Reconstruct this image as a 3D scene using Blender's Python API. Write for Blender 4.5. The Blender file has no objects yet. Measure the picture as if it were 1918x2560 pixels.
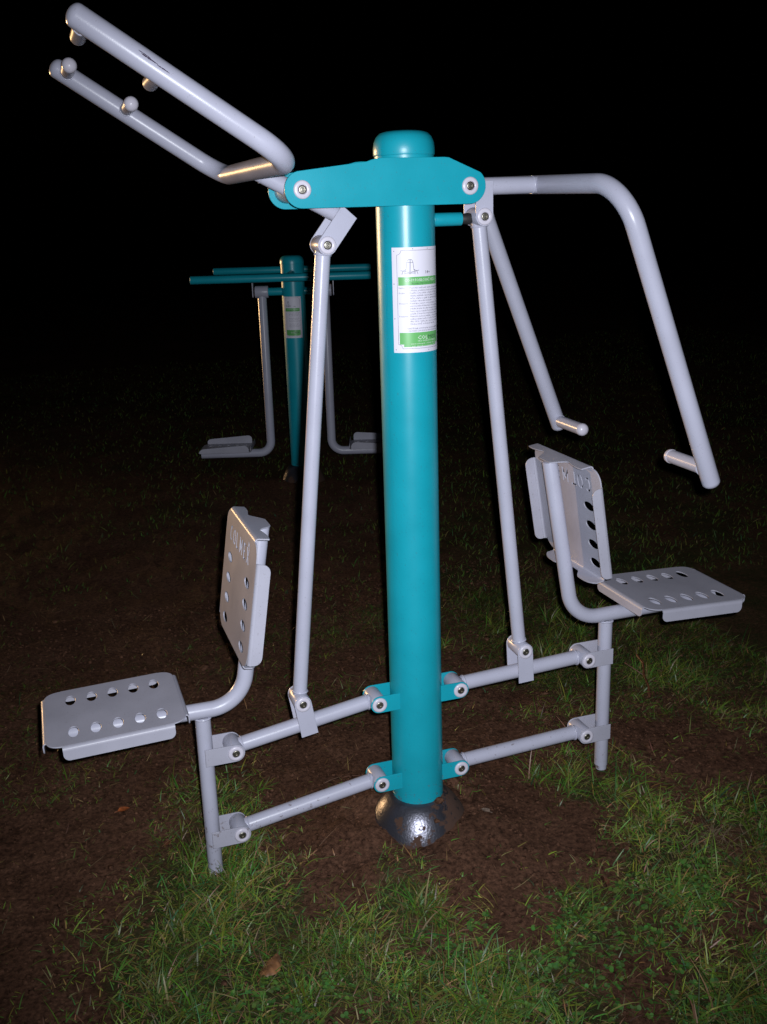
import bpy, bmesh, math, random
import numpy as np
from mathutils import Vector, Matrix
from mathutils.geometry import tessellate_polygon
random.seed(7); rng = np.random.default_rng(11)
PI = math.pi
S = bpy.context.scene
COL = S.collection

# ------------------------------------------------------------------ camera
CX = Vector((-0.86523, -2.38256, 1.58894))
R_ = Vector((0.94625138, -0.32212113, -0.02909129))
U_ = Vector((0.11712154, 0.25742748, 0.95917341))
F_ = Vector((0.30148112, 0.91102638, -0.28131843))
cd = bpy.data.cameras.new('camera'); cam = bpy.data.objects.new('camera', cd); COL.objects.link(cam)
m = Matrix((( R_.x, U_.x, -F_.x, CX.x), (R_.y, U_.y, -F_.y, CX.y), (R_.z, U_.z, -F_.z, CX.z), (0, 0, 0, 1)))
cam.matrix_world = m
cd.sensor_fit = 'VERTICAL'; cd.sensor_height = 36.0; cd.lens = 36.0 * 2562.3 / 2560.0
cd.clip_start = 0.05; cd.clip_end = 500
S.camera = cam

# ------------------------------------------------------------------ night sky
w = bpy.data.worlds.new('World'); S.world = w; w.use_nodes = True
wn = w.node_tree.nodes; wl = w.node_tree.links; wn.clear()
wo = wn.new('ShaderNodeOutputWorld'); wb = wn.new('ShaderNodeBackground')
sk = wn.new('ShaderNodeTexSky'); sk.sky_type = 'NISHITA'; sk.sun_disc = False
sk.sun_elevation = math.radians(-6); sk.sun_rotation = math.radians(-20)
wl.new(sk.outputs[0], wb.inputs[0]); wb.inputs[1].default_value = 0.0006
wl.new(wb.outputs[0], wo.inputs[0])

# ------------------------------------------------------------------ camera flash and the warm street lamp out of frame
FLASH = 370.0
ld = bpy.data.lights.new('camera_flash', 'SPOT'); ld.energy = FLASH; ld.color = (0.90, 0.94, 1.0)
ld.shadow_soft_size = 0.012; ld.spot_size = math.radians(78); ld.spot_blend = 1.0
fl = bpy.data.objects.new('camera_flash', ld); COL.objects.link(fl)
m2 = m.copy(); m2.translation = CX + R_ * 0.034 + U_ * 0.03
fl.matrix_world = m2
ld = bpy.data.lights.new('street_lamp_light', 'SPOT'); ld.energy = 23000.0; ld.spot_size = math.radians(11); ld.spot_blend = .45; ld.color = (1.0, 0.60, 0.26)
ld.shadow_soft_size = .45
sl = bpy.data.objects.new('street_lamp_light', ld); COL.objects.link(sl)
sl.location = (-15.7, 31.3, 2.0)
sl.rotation_euler = (Vector((.5, .3, 2.85)) - sl.location).to_track_quat('-Z', 'Y').to_euler()

S.view_settings.view_transform = 'Standard'; S.view_settings.look = 'None'
S.view_settings.exposure = 0; S.view_settings.gamma = 1; S.view_settings.use_curve_mapping = False
S.render.engine = 'CYCLES'; S.cycles.max_bounces = 5

# ------------------------------------------------------------------ materials
def mat(name):
    mt = bpy.data.materials.new(name); mt.use_nodes = True
    nt = mt.node_tree; b = nt.nodes['Principled BSDF']; return mt, nt, b
def paint(name, col, rough=0.32, var=0.06, bump=0.05, spec=0.5, metal=0.0, dust=0.25):
    mt, nt, b = mat(name); N = nt.nodes; L = nt.links
    g = N.new('ShaderNodeNewGeometry')
    n1 = N.new('ShaderNodeTexNoise'); n1.inputs['Scale'].default_value = 9; n1.inputs['Detail'].default_value = 6
    L.new(g.outputs['Position'], n1.inputs['Vector'])
    cr = N.new('ShaderNodeValToRGB'); cr.color_ramp.elements[0].position = .3; cr.color_ramp.elements[1].position = .72
    c0 = [c * (1 - var) for c in col]; c1 = [min(1, c * (1 + var)) for c in col]
    cr.color_ramp.elements[0].color = (*c0, 1); cr.color_ramp.elements[1].color = (*c1, 1)
    L.new(n1.outputs[0], cr.inputs[0])
    # fine specks of dust and grime on the powder coat
    n3 = N.new('ShaderNodeTexNoise'); n3.inputs['Scale'].default_value = 260; n3.inputs['Detail'].default_value = 2
    L.new(g.outputs['Position'], n3.inputs['Vector'])
    r3 = N.new('ShaderNodeMapRange'); r3.inputs[1].default_value = .66; r3.inputs[2].default_value = .74
    r3.inputs[3].default_value = 0; r3.inputs[4].default_value = dust
    L.new(n3.outputs[0], r3.inputs[0])
    mx = N.new('ShaderNodeMix'); mx.data_type = 'RGBA'; mx.inputs[7].default_value = (0.10, 0.07, 0.05, 1)
    L.new(r3.outputs[0], mx.inputs[0]); L.new(cr.outputs[0], mx.inputs[6]); L.new(mx.outputs[2], b.inputs['Base Color'])
    # mud splashes low down, thinning out with height
    n5 = N.new('ShaderNodeTexNoise'); n5.inputs['Scale'].default_value = 70; n5.inputs['Detail'].default_value = 5; n5.inputs['Roughness'].default_value = .7
    L.new(g.outputs['Position'], n5.inputs['Vector']); sz = N.new('ShaderNodeSeparateXYZ'); L.new(g.outputs['Position'], sz.inputs[0])
    hm = N.new('ShaderNodeMapRange'); hm.inputs[1].default_value = -.08; hm.inputs[2].default_value = .30; hm.inputs[3].default_value = .13; hm.inputs[4].default_value = -.06; L.new(sz.outputs[2], hm.inputs[0])
    am = N.new('ShaderNodeMath'); L.new(n5.outputs[0], am.inputs[0]); L.new(hm.outputs[0], am.inputs[1])
    mr5 = N.new('ShaderNodeMapRange'); mr5.inputs[1].default_value = .66; mr5.inputs[2].default_value = .74; mr5.inputs[4].default_value = .8; L.new(am.outputs[0], mr5.inputs[0])
    mx5 = N.new('ShaderNodeMix'); mx5.data_type = 'RGBA'; mx5.inputs[7].default_value = (.10, .058, .042, 1)
    L.new(mr5.outputs[0], mx5.inputs[0]); L.new(mx.outputs[2], mx5.inputs[6]); L.new(mx5.outputs[2], b.inputs['Base Color'])
    rr = N.new('ShaderNodeMapRange'); rr.inputs[3].default_value = rough * .8; rr.inputs[4].default_value = rough * 1.25
    L.new(n1.outputs[0], rr.inputs[0]); L.new(rr.outputs[0], b.inputs['Roughness'])
    b.inputs['Specular IOR Level'].default_value = spec; b.inputs['Metallic'].default_value = metal
    n2 = N.new('ShaderNodeTexNoise'); n2.inputs['Scale'].default_value = 420; n2.inputs['Detail'].default_value = 2
    L.new(g.outputs['Position'], n2.inputs['Vector'])
    bp = N.new('ShaderNodeBump'); bp.inputs['Strength'].default_value = bump; bp.inputs['Distance'].default_value = 0.001
    L.new(n2.outputs[0], bp.inputs['Height']); L.new(bp.outputs[0], b.inputs['Normal'])
    return mt
GREY = paint('grey_powder_coat', (0.415, 0.415, 0.515), 0.31, 0.05, 0.12, 0.36)
GREYW = paint('grey_powder_coat_worn', (0.365, 0.36, 0.435), 0.4, 0.08, 0.15, 0.4, dust=.45)
TEAL = paint('teal_powder_coat', (0.007, 0.305, 0.395), 0.33, 0.07, 0.10, 0.45)
PLASTIC = paint('grey_plastic', (0.56, 0.53, 0.62), 0.3, 0.03, 0.02)
RUBBER = paint('black_rubber', (0.012, 0.012, 0.013), 0.6, 0.1, 0.1, dust=.1)
STEEL = paint('dull_steel', (0.33, 0.31, 0.27), 0.38, 0.15, 0.2, .5, 1.0)
SCUFF = paint('black_scuff', (0.035, 0.02, 0.05), 0.6, 0.1, 0.0)
def flat(name, col, rough=0.4):
    mt, nt, b = mat(name); b.inputs['Base Color'].default_value = (*col, 1); b.inputs['Roughness'].default_value = rough
    return mt
L_WHITE = paint('label_white', (0.70, 0.68, 0.79), 0.5, 0.02, 0.0, dust=.05)
L_GREEN = paint('label_green', (0.13, 0.42, 0.13), 0.35, 0.05, 0.0, dust=.05)
L_INK = flat('label_ink', (0.03, 0.03, 0.05)); L_GREYINK = flat('label_grey_ink', (0.06, 0.055, 0.08)); L_PRINT = flat('label_white_print', (0.7, 0.7, 0.72))

# ------------------------------------------------------------------ object helpers
WL = {}                                                  # world location of every object built
def link(name, me, parent=None, loc=None):
    o = bpy.data.objects.new(name, me); COL.objects.link(o)
    loc = Vector(loc) if loc is not None else Vector((0, 0, 0))
    if parent is not None:
        o.parent = parent; o.location = loc - WL[parent.name]
    else: o.location = loc
    WL[o.name] = loc
    return o
def thing(name, label, cat, loc, group=None):
    o = link(name, None, None, loc); o['label'] = label; o['category'] = cat
    if group: o['group'] = group
    return o
class MB:
    def __init__(s): s.v = []; s.f = []
    def add(s, v, f):
        n = len(s.v); s.v += [tuple(p) for p in v]; s.f += [tuple(i + n for i in q) for q in f]; return s
    def build(s, name, mt, parent=None, angle=38, origin=None):
        vs = np.array(s.v, float)
        c = np.array(origin) if origin is not None else (vs.min(0) + vs.max(0)) / 2
        me = bpy.data.meshes.new(name); me.from_pydata([tuple(p) for p in vs - c], [], s.f); me.update()
        bm = bmesh.new(); bm.from_mesh(me); bmesh.ops.recalc_face_normals(bm, faces=bm.faces); bm.to_mesh(me); bm.free()
        me.polygons.foreach_set('use_smooth', [True] * len(me.polygons)); me.set_sharp_from_angle(angle=math.radians(angle))
        me.materials.append(mt)
        return link(name, me, parent, c)
def fillet(pts, radii, seg=10):
    pts = [Vector(p) for p in pts]; out = [pts[0]]
    for i in range(1, len(pts) - 1):
        r = radii[i - 1]
        a = (pts[i - 1] - pts[i]).normalized(); b = (pts[i + 1] - pts[i]).normalized()
        ang = a.angle(b); d = r / math.tan(ang / 2)
        if r <= 0: out.append(pts[i]); continue
        p0 = pts[i] + a * d; p1 = pts[i] + b * d
        c = pts[i] + (a + b).normalized() * (r / math.sin(ang / 2))
        u = (p0 - c); vv = (p1 - c); t = u.angle(vv)
        for k in range(seg + 1):
            q = k / seg
            out.append(c + (u * math.sin((1 - q) * t) + vv * math.sin(q * t)) / math.sin(t))
    out.append(pts[-1]); return out
def tube(mb, pts, r, cap0='flat', cap1='flat', n=24):
    """sweep of a round tube along a path; caps flat (slightly rounded), dome or none"""
    pts = [Vector(p) for p in pts]; stations = []
    def ends(p, d, cap):                                # rings running from the tip to p, d points out of the tube
        if cap == 'dome': return [(p + d * r * .72 * math.sin(a), r * math.cos(a)) for a in [PI / 2 * k / 6 for k in (5.9, 5, 4, 3, 2, 1)]]
        if cap == 'flat': return [(p, r * .04), (p, r * .9), (p - d * r * .04, r * .98)]
        return []
    d0 = (pts[0] - pts[1]).normalized(); d1 = (pts[-1] - pts[-2]).normalized()
    st = ends(pts[0], d0, cap0)
    st += [(pts[0] - d0 * (r * .1 if cap0 == 'flat' else 0), r)] + [(p, r) for p in pts[1:-1]] + [(pts[-1] - d1 * (r * .1 if cap1 == 'flat' else 0), r)]
    st += ends(pts[-1], d1, cap1)[::-1]
    dirs = []
    for i, (p, _) in enumerate(st):
        a = st[max(0, i - 1)][0]; b = st[min(len(st) - 1, i + 1)][0]; d = b - a
        dirs.append(d.normalized() if d.length > 1e-9 else (dirs[-1] if dirs else -d0))
    t = dirs[0]; up = Vector((0, 0, 1)) if abs(t.z) < .9 else Vector((0, 1, 0)); x = t.cross(up).normalized()
    V = []; prev = t
    for (p, rr), d in zip(st, dirs):
        q = prev.rotation_difference(d); x = (q @ x); x = (x - d * x.dot(d)).normalized(); y = d.cross(x); prev = d
        for k in range(n):
            a = 2 * PI * k / n; V.append(p + (x * math.cos(a) + y * math.sin(a)) * rr)
    Fc = []
    for i in range(len(st) - 1):
        for k in range(n):
            Fc.append((i * n + k, i * n + (k + 1) % n, (i + 1) * n + (k + 1) % n, (i + 1) * n + k))
    if cap0 != 'none': Fc.append(tuple(range(n - 1, -1, -1)))
    if cap1 != 'none': Fc.append(tuple((len(st) - 1) * n + k for k in range(n)))
    mb.add(V, Fc); return mb
def lathe(mb, prof, M=Matrix(), n=32):
    V = []
    for r, z in prof:
        for k in range(n):
            a = 2 * PI * k / n; V.append(M @ Vector((r * math.cos(a), r * math.sin(a), z)))
    Fc = [(i * n + k, i * n + (k + 1) % n, (i + 1) * n + (k + 1) % n, (i + 1) * n + k) for i in range(len(prof) - 1) for k in range(n)]
    if prof[0][0] > 1e-6: Fc.append(tuple(range(n - 1, -1, -1)))
    if prof[-1][0] > 1e-6: Fc.append(tuple((len(prof) - 1) * n + k for k in range(n)))
    mb.add(V, Fc); return mb
def ccw(p):
    a = sum(p[i][0] * p[(i + 1) % len(p)][1] - p[(i + 1) % len(p)][0] * p[i][1] for i in range(len(p)))
    return p if a > 0 else p[::-1]
def inset(p, c):
    n = len(p); out = []
    for i in range(n):
        a = Vector(p[i - 1]); b = Vector(p[i]); d = Vector(p[(i + 1) % n])
        e1 = (b - a).normalized(); e2 = (d - b).normalized()
        n1 = Vector((-e1.y, e1.x)); n2 = Vector((-e2.y, e2.x)); q = n1 + n2
        q = q / max(.35, q.dot(n1)) if q.length > 1e-6 else n1
        out.append(tuple(b + q * c))
    return out
def plate(mb, outer, holes, th, M, ch=0.0007):
    """flat sheet in the (u, v) plane of M, thickness th centred on w = 0, softened rims"""
    loops = [ccw(list(outer))] + [ccw(list(h))[::-1] for h in holes]
    L = []; base = 0; V = []; Fc = []
    for lp in loops:
        q = inset(lp, ch); n = len(lp)
        for w_, pp in ((th / 2, q), (th / 2 - ch, lp), (-th / 2 + ch, lp), (-th / 2, q)):
            V += [M @ Vector((x, y, w_)) for x, y in pp]
        for s in range(3):
            for k in range(n):
                a = base + s * n + k; b = base + s * n + (k + 1) % n
                Fc.append((b, a, a + n, b + n))
        L.append((base, n, q)); base += 4 * n
    tris = tessellate_polygon([[Vector((x, y, 0)) for x, y in q] for _, _, q in L])
    idx = [b + k for b, n, _ in L for k in range(n)]; idx2 = [b + 3 * n + k for b, n, _ in L for k in range(n)]
    for t in tris:
        Fc.append(tuple(idx[i] for i in t)); Fc.append(tuple(idx2[i] for i in t[::-1]))
    mb.add(V, Fc); return mb
def rrect(x0, y0, x1, y1, rs, seg=6):
    """rounded rectangle, rs = radii of (x0y0, x1y0, x1y1, x0y1)"""
    if not hasattr(rs, '__len__'): rs = [rs] * 4
    o = []
    for (cx, cy, a0), r in zip(((x0, y0, PI), (x1, y0, 1.5 * PI), (x1, y1, 0), (x0, y1, .5 * PI)), rs):
        if r <= 1e-6: o.append((cx, cy)); continue
        sx = 1 if cx == x0 else -1; sy = 1 if cy == y0 else -1
        for k in range(seg + 1):
            a = a0 + PI / 2 * k / seg; o.append((cx + sx * r + r * math.cos(a), cy + sy * r + r * math.sin(a)))
    return o
def circ(x, y, r, n=24, sx=1): return [(x + sx * r * math.cos(2 * PI * k / n), y + r * math.sin(2 * PI * k / n)) for k in range(n)]
def tab(l, r, back=0.0, seg=12):
    """strap: half round at the origin, square end at u = l"""
    o = [(l, -r), (l, r)]
    o += [(r * math.cos(a), r * math.sin(a)) for a in [PI / 2 + PI * k / seg for k in range(seg + 1)]]
    return o
def frame(origin, u, v):
    u = Vector(u).normalized(); v = Vector(v); v = (v - u * v.dot(u)).normalized(); w_ = u.cross(v); o = Vector(origin)
    return Matrix(((u.x, v.x, w_.x, o.x), (u.y, v.y, w_.y, o.y), (u.z, v.z, w_.z, o.z), (0, 0, 0, 1)))
def flange(mb, M, u0, u1, h, th, rc=0.018, rb=0.007):
    """bent lip along +u at v = 0 of M: quarter round then a flat leg going -w, rounded free corners"""
    seg = 5; V = []; Fc = []
    for k in range(seg + 1):
        a = PI / 2 * k / seg
        for rr in (rb + th / 2, rb - th / 2):
            for uu in (u0, u1): V.append(M @ Vector((uu, rr * math.sin(a), -rb + rr * math.cos(a))))
    for k in range(seg):
        b = k * 4; Fc += [(b, b + 1, b + 5, b + 4), (b + 2, b + 6, b + 7, b + 3), (b, b + 4, b + 6, b + 2), (b + 1, b + 3, b + 7, b + 5)]
    mb.add(V, Fc)
    M2 = M @ Matrix.Translation((0, rb, -rb)) @ Matrix(((1, 0, 0, 0), (0, 0, 1, 0), (0, -1, 0, 0), (0, 0, 0, 1)))
    plate(mb, rrect(u0, 0, u1, h, (0, 0, rc, rc)), [], th, M2, ch=.0005)
    return mb

# ------------------------------------------------------------------ the pull and press machine
GZ = -0.075
EX = thing('exercise_machine', 'large teal outdoor gym machine with two grey seats, in front of the dark walker machine', 'exercise machine', (0, 0, GZ))
VY = Vector((0, 1, 0))
def ring_profile():      # washer cap with a hole
    return [(.0102, .0005), (.0104, .0042), (.0125, .0052), (.0175, .0046), (.0196, .0032), (.0203, .0012), (.0203, 0.0)]
def bolt_profile():
    return [(.0, .0030), (.0012, .0032), (.0016, .0016), (.0044, .0014), (.0050, .0036), (.0075, .0040), (.0092, .0030), (.0098, .0012), (.0099, -.004)]
def proto(name, prof, mt):
    mb = MB(); lathe(mb, prof, Matrix.Rotation(PI / 2, 4, 'X'), 28)   # axis along -y
    me = bpy.data.meshes.new(name); me.from_pydata(mb.v, [], mb.f); me.update()
    bm = bmesh.new(); bm.from_mesh(me); bmesh.ops.recalc_face_normals(bm, faces=bm.faces); bm.to_mesh(me); bm.free()
    me.polygons.foreach_set('use_smooth', [True] * len(me.polygons)); me.set_sharp_from_angle(angle=math.radians(50)); me.materials.append(mt)
    return me
WASH = proto('washer', ring_profile(), PLASTIC); BOLT = proto('bolt', bolt_profile(), STEEL)
def bolts(parent, x, z, y):
    for s in (-1, 1):
        for nm, me in (('washer', WASH), ('bolt', BOLT)):
            o = link(nm, me, parent, (x, s * y, z))
            if s > 0: o.rotation_euler = (0, 0, PI)
def sleeve(mb, x, z, hy, r):
    tube(mb, [(x, -hy, z), (x, hy, z)], r, n=28)
def weld(mb, c, d, r, t=.0028):
    d = Vector(d).normalized(); q = d.to_track_quat('Z', 'Y').to_matrix().to_4x4(); M = Matrix.Translation(Vector(c)) @ q
    rnd = random.Random(3)
    V = []; Fc = []; n = 28; k = 6
    for i in range(n):
        a = 2 * PI * i / n; tt = t * (1 + .25 * rnd.uniform(-1, 1))
        for j in range(k):
            b = 2 * PI * j / k; V.append(M @ Vector(((r + tt * math.cos(b)) * math.cos(a), (r + tt * math.cos(b)) * math.sin(a), tt * math.sin(b))))
    for i in range(n):
        for j in range(k): Fc.append((i * k + j, ((i + 1) % n) * k + j, ((i + 1) % n) * k + (j + 1) % k, i * k + (j + 1) % k))
    mb.add(V, Fc)

# post with its cap
mb = MB(); lathe(mb, [(.0700, -.06), (.0700, 1.712), (.0692, 1.7125)], n=64)
post = mb.build('post', TEAL, EX)
mb = MB(); lathe(mb, [(.0692, 1.7115), (.0715, 1.7125), (.0722, 1.715), (.0722, 1.728), (.0705, 1.741), (.0655, 1.753), (.057, 1.7615), (.045, 1.7655), (.025, 1.7675), (0, 1.768)], n=64)
mb.build('post_cap', TEAL, post)
# crossbeam plates
BL, BR, BZ = -.2700, .1320, 1.6402
def beam_outline():
    o = []
    r = .040
    for k in range(17):                                  # left end, from bottom round to the upper side
        a = -PI / 2 - k * (PI / 2 + math.radians(17)) / 16 - 0
        a = -PI / 2 - (PI - math.radians(14)) * k / 16
        o.append((BL + r * math.cos(a), BZ + r * math.sin(a)))
    o += [(-.118, 1.697), (-.108, 1.7005), (-.095, 1.7035), (-.08, 1.7045), (.070, 1.7045), (.080, 1.7035), (.088, 1.700)]
    for k in range(17):
        a = math.radians(48) - (math.radians(48) + PI / 2) * k / 16
        o.append((BR + r * math.cos(a), BZ + r * math.sin(a)))
    return o
beams = []
for s in (-1, 1):
    mb = MB(); plate(mb, beam_outline(), [], .005, frame((0, s * .0800, 0), (1, 0, 0), (0, 0, 1)))
    b = mb.build('crossbeam_plate', TEAL, EX); beams.append(b)
    for bx in (BL, BR):
        for nm, me in (('washer', WASH), ('bolt', BOLT)):
            o = link(nm, me, b, (bx, s * .0826, BZ))
            if s > 0: o.rotation_euler = (0, 0, PI)
# black caulk line where the plate crosses the cap
mb = MB(); tube(mb, [(.072, -.012, 1.566), (.072 + .071, 0, 1.566)] if False else [(.060, 0, 1.566), (.143, 0, 1.566)], .0158)
weld(mb, (.0705, 0, 1.566), (1, 0, 0), .0158, .002)
st = mb.build('stop_tube', TEAL, EX)
mb = MB(); lathe(mb, [(0, 0), (.0105, 0), (.0118, .002), (.0130, .010), (.0138, .02), (.012, .026), (.006, .0285), (0, .029)], Matrix.Translation((.1432, 0, 1.566)) @ Matrix.Rotation(PI / 2, 4, 'Y'), 24)
mb.build('rubber_buffer', RUBBER, st)

# lower bracket plates on the post, links, seat frames, seats
LINKS = {-1: dict(a=.1163, out=(.5049, .2733), zu=.3349), 1: dict(a=.1163, out=(.5093, .3533), zu=.3349)}
DZ = .2386
def strap(parent, mt, x, z, dx, dz, l, name='bracket_plate', r=.0235, th=.004, y=.0360):
    for s in (-1, 1):
        mb = MB(); plate(mb, tab(l, r), [], th, frame((x, s * y, z), (dx, 0, dz), (-dz, 0, dx)))
        b = mb.build(name, mt, parent)
        if parent is post or parent.name.startswith(('link_bar', 'seat_frame', 'pull_arm', 'press_arm')):
            for nm, me in (('washer', WASH), ('bolt', BOLT)):
                o = link(nm, me, parent, (x, s * (y + th / 2), z))
                if s > 0: o.rotation_euler = (0, 0, PI)
RODS = {-1: ((-.323, .376), (-.205, 1.518)), 1: ((.310, .415), (.189, 1.570))}
for s in (-1, 1):
    Lk = LINKS[s]; ox, oz = Lk['out']
    for dz in (0, -DZ):
        strap(post, TEAL, s * Lk['a'], Lk['zu'] + dz, -s, 0, .066)
        p0 = Vector((s * Lk['a'], 0, Lk['zu'] + dz)); p1 = Vector((s * ox, 0, oz + dz)); d = (p1 - p0).normalized()
        mb = MB(); tube(mb, [p0 + d * .016, p1 - d * .016], .0200, 'none', 'none')
        sleeve(mb, p0.x, p0.z, .0335, .0228); sleeve(mb, p1.x, p1.z, .0335, .0228)
        weld(mb, p0 + d * .0235, d, .0200); weld(mb, p1 - d * .0235, d, .0200)
        lb = mb.build('link_bar', GREY, EX)
        if dz == 0:                                      # clevis for the push rod
            (rx, rz), _ = RODS[s]
            nrm = Vector((-d.z, 0, d.x)); nrm = nrm if nrm.z > 0 else -nrm
            strap(lb, GREY, rx, rz, -nrm.x, -nrm.z, .092, 'clevis_plate', .0225)
    # push rod
    (bx, bz), (tx, tz) = RODS[s]
    p0 = Vector((bx, 0, bz)); p1 = Vector((tx, 0, tz)); d = (p1 - p0).normalized()
    mb = MB(); tube(mb, [p0 + d * .014, p1 - d * .014], .0185, 'none', 'none')
    sleeve(mb, bx, bz, .0335, .0222); sleeve(mb, tx, tz, .0335, .0222); weld(mb, p0 + d * .0225, d, .0185); weld(mb, p1 - d * .0225, d, .0185)
    mb.build('push_rod', GREY, EX)
    # seat frame: bent tube, column, brackets
    cx_ = .5767 if s < 0 else .5810
    Q = lambda x, z, y=0: Vector((s * x, y, oz + z))
    mb = MB(); tube(mb, fillet([Q(.938, .119), Q(.474, .116), Q(.3940, .5845)], [.095], 14), .0205, 'flat', 'flat')
    tube(mb, [Q(cx_, .10), Q(cx_, -.352 if s < 0 else -.362)], .0198, 'none', 'flat')
    weld(mb, Q(cx_, .0975), (0, 0, 1), .0195, .003)
    sf = mb.build('seat_frame', GREY, EX)
    mb = MB(); tube(mb, [Q(cx_, -.34), Q(cx_ + .002, -.377)], .0160, 'none', 'flat'); mb.build('pipe_plug', GREY, sf)
    for dz in (0, -DZ):
        strap(sf, GREYW, s * ox, oz + dz, s, 0, cx_ - ox + .006)
    # seat pan
    HW, HL, RB, TH = .149, .161, .007, .0032
    t = Vector((s, 0, -.035)).normalized()
    cen = Q(.791, .166); M = frame(cen, t * s, VY)         # u = world +x, v = +y
    cut = []
    for k in range(5):
        for r_ in (-1, 1): cut.append([(s * (-.108 + .0515 * k) + .0122 * math.cos(a), r_ * .086 + .0265 * math.sin(a)) for a in [2 * PI * i / 28 for i in range(28)]])
    mb = MB(); plate(mb, rrect(-HL, -HW, HL, HW, .034, 8), cut, TH, M)
    def lip(mb, M, c, vd, u0, u1, h, rc=.015, TH=TH):
        vd = Vector(vd); u = vd.cross(Vector((0, 0, 1)))
        ML = M @ Matrix(((u.x, vd.x, 0, c[0]), (u.y, vd.y, 0, c[1]), (0, 0, 1, 0), (0, 0, 0, 1)))
        flange(mb, ML, u0, u1, h, TH, rc, RB)
    seat = mb.build('seat', GREYW, EX)
    for c, vd, a, b_, h in (((0, -HW), (0, -1, 0), -.130, .126, .026), ((0, HW), (0, 1, 0), -.120, .125, .026), ((-HL, 0), (-1, 0, 0), -.118, .118, .022), ((HL, 0), (1, 0, 0), -.118, .118, .022)):
        mb = MB(); lip(mb, M, c, vd, a, b_, h); mb.build('seat_lip', GREYW, seat)
    # backrest: u reads from the sitter's left to right, w faces the sitter
    HB, HH = .181, .324
    M = frame(Q(.4385, .598), (0, s, 0), (-s * .155, 0, .988))
    cut = []
    for r_ in (-1, 1):
        for k in range(4): cut.append([(r_ * .104 + .0262 * math.cos(a), -.121 - .054 * k + .0122 * math.sin(a)) for a in [2 * PI * i / 28 for i in range(28)]])
    # stencil letters C O L M E X and the small ring mark
    def arc(cx, cy, rx, ry, a0, a1, t_, n=10):
        o = [(cx + rx * math.cos(a), cy + ry * math.sin(a)) for a in [math.radians(a0 + (a1 - a0) * i / n) for i in range(n + 1)]]
        o += [(cx + (rx - t_) * math.cos(a), cy + (ry - t_) * math.sin(a)) for a in [math.radians(a1 + (a0 - a1) * i / n) for i in range(n + 1)]]
        return o
    H2, T = .0195, .0048; ly = -.0585
    X = [-.112, -.073, -.036, .008, .052, .090]
    cut.append(arc(X[0], ly, .013, H2, 48, 312, T, 14))
    cut.append(arc(X[1], ly, .0145, H2, 100, 260, T)); cut.append(arc(X[1], ly, .0145, H2, -80, 80, T))
    x = X[2]; cut.append([(x - .010, ly - H2), (x + .011, ly - H2), (x + .011, ly - H2 + T), (x - .010 + T, ly - H2 + T), (x - .010 + T, ly + H2), (x - .010, ly + H2)])
    x = X[3]; q = .015; cut.append([(x - q, ly - H2), (x - q + T, ly - H2), (x - q + T, ly + .004), (x - .0015, ly - .011), (x + .0015, ly - .011), (x + q - T, ly + .004), (x + q - T, ly - H2), (x + q, ly - H2), (x + q, ly + H2), (x + q - T, ly + H2), (x, ly - .0015), (x - q + T, ly + H2), (x - q, ly + H2)])
    x = X[4]; q = .0105; cut.append([(x - q, ly - H2), (x + q, ly - H2), (x + q, ly - H2 + T), (x - q + T, ly - H2 + T), (x - q + T, ly - T / 2), (x + q * .7, ly - T / 2), (x + q * .7, ly + T / 2), (x - q + T, ly + T / 2), (x - q + T, ly + H2 - T), (x + q, ly + H2 - T), (x + q, ly + H2), (x - q, ly + H2)])
    x = X[5]; q = .014; cut.append([(x - q, ly - H2), (x - q + .006, ly - H2), (x, ly - .0045), (x + q - .006, ly - H2), (x + q, ly - H2), (x + .0033, ly), (x + q, ly + H2), (x + q - .006, ly + H2), (x, ly + .0045), (x - q + .006, ly + H2), (x - q, ly + H2), (x - .0033, ly)])
    rx = X[5] + .003; ry = ly + H2 + .0115
    ry -= .002; cut.append(arc(rx, ry, .0075, .0075, 100, 260, .0018, 7)); ry -= .002; cut.append(arc(rx, ry, .0075, .0075, -80, 80, .0018, 7))
    cut.append([(rx - .0022, ry - .0035), (rx - .0005, ry - .0035), (rx - .0005, ry - .0006), (rx + .0018, ry - .0035), (rx + .003, ry - .0035), (rx + .001, ry), (rx + .0022, ry + .0018), (rx + .001, ry + .0035), (rx - .0022, ry + .0035)])
    mb = MB(); plate(mb, rrect(-HB, -HH + RB, HB, -RB, (.048, .048, .034, .034), 8), cut, TH, M, ch=.0004)
    back = mb.build('backrest', GREYW, EX)
    back['label'] = 'grey perforated backrest panel with COLMEX cut out at the top'
    mb = MB(); lip(mb, M, (HB, 0), (1, 0, 0), .049, .298, .0255, .020); mb.build('backrest_lip', GREYW, back)
    mb = MB(); lip(mb, M, (-HB, 0), (-1, 0, 0), -.298, -.049, .0255, .020); mb.build('backrest_lip', GREYW, back)
    # wavy top and bottom tabs hugging the tube
    for top in (1, 0):
        n = 56; U0, U1 = (-.148, .148) if top else (-.140, .140)
        def depth(u):
            a = abs(u)
            e = .062 if top else .046
            if a < .026: return e if top else .018
            if a < .07: k = (a - .026) / .044; k = k * k * (3 - 2 * k); return (e * (1 - k) + .026 * k) if top else (.018 * (1 - k) + .040 * k)
            k = (a - .07) / .078; k = min(1, k); return (.026 + .008 * math.sin(k * PI * .7)) if top else .040 - .026 * k ** 4
        V = []; Fc = []; seg = 5; vtop = -RB if top else -HH + RB; sg = 1 if top else -1
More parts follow.
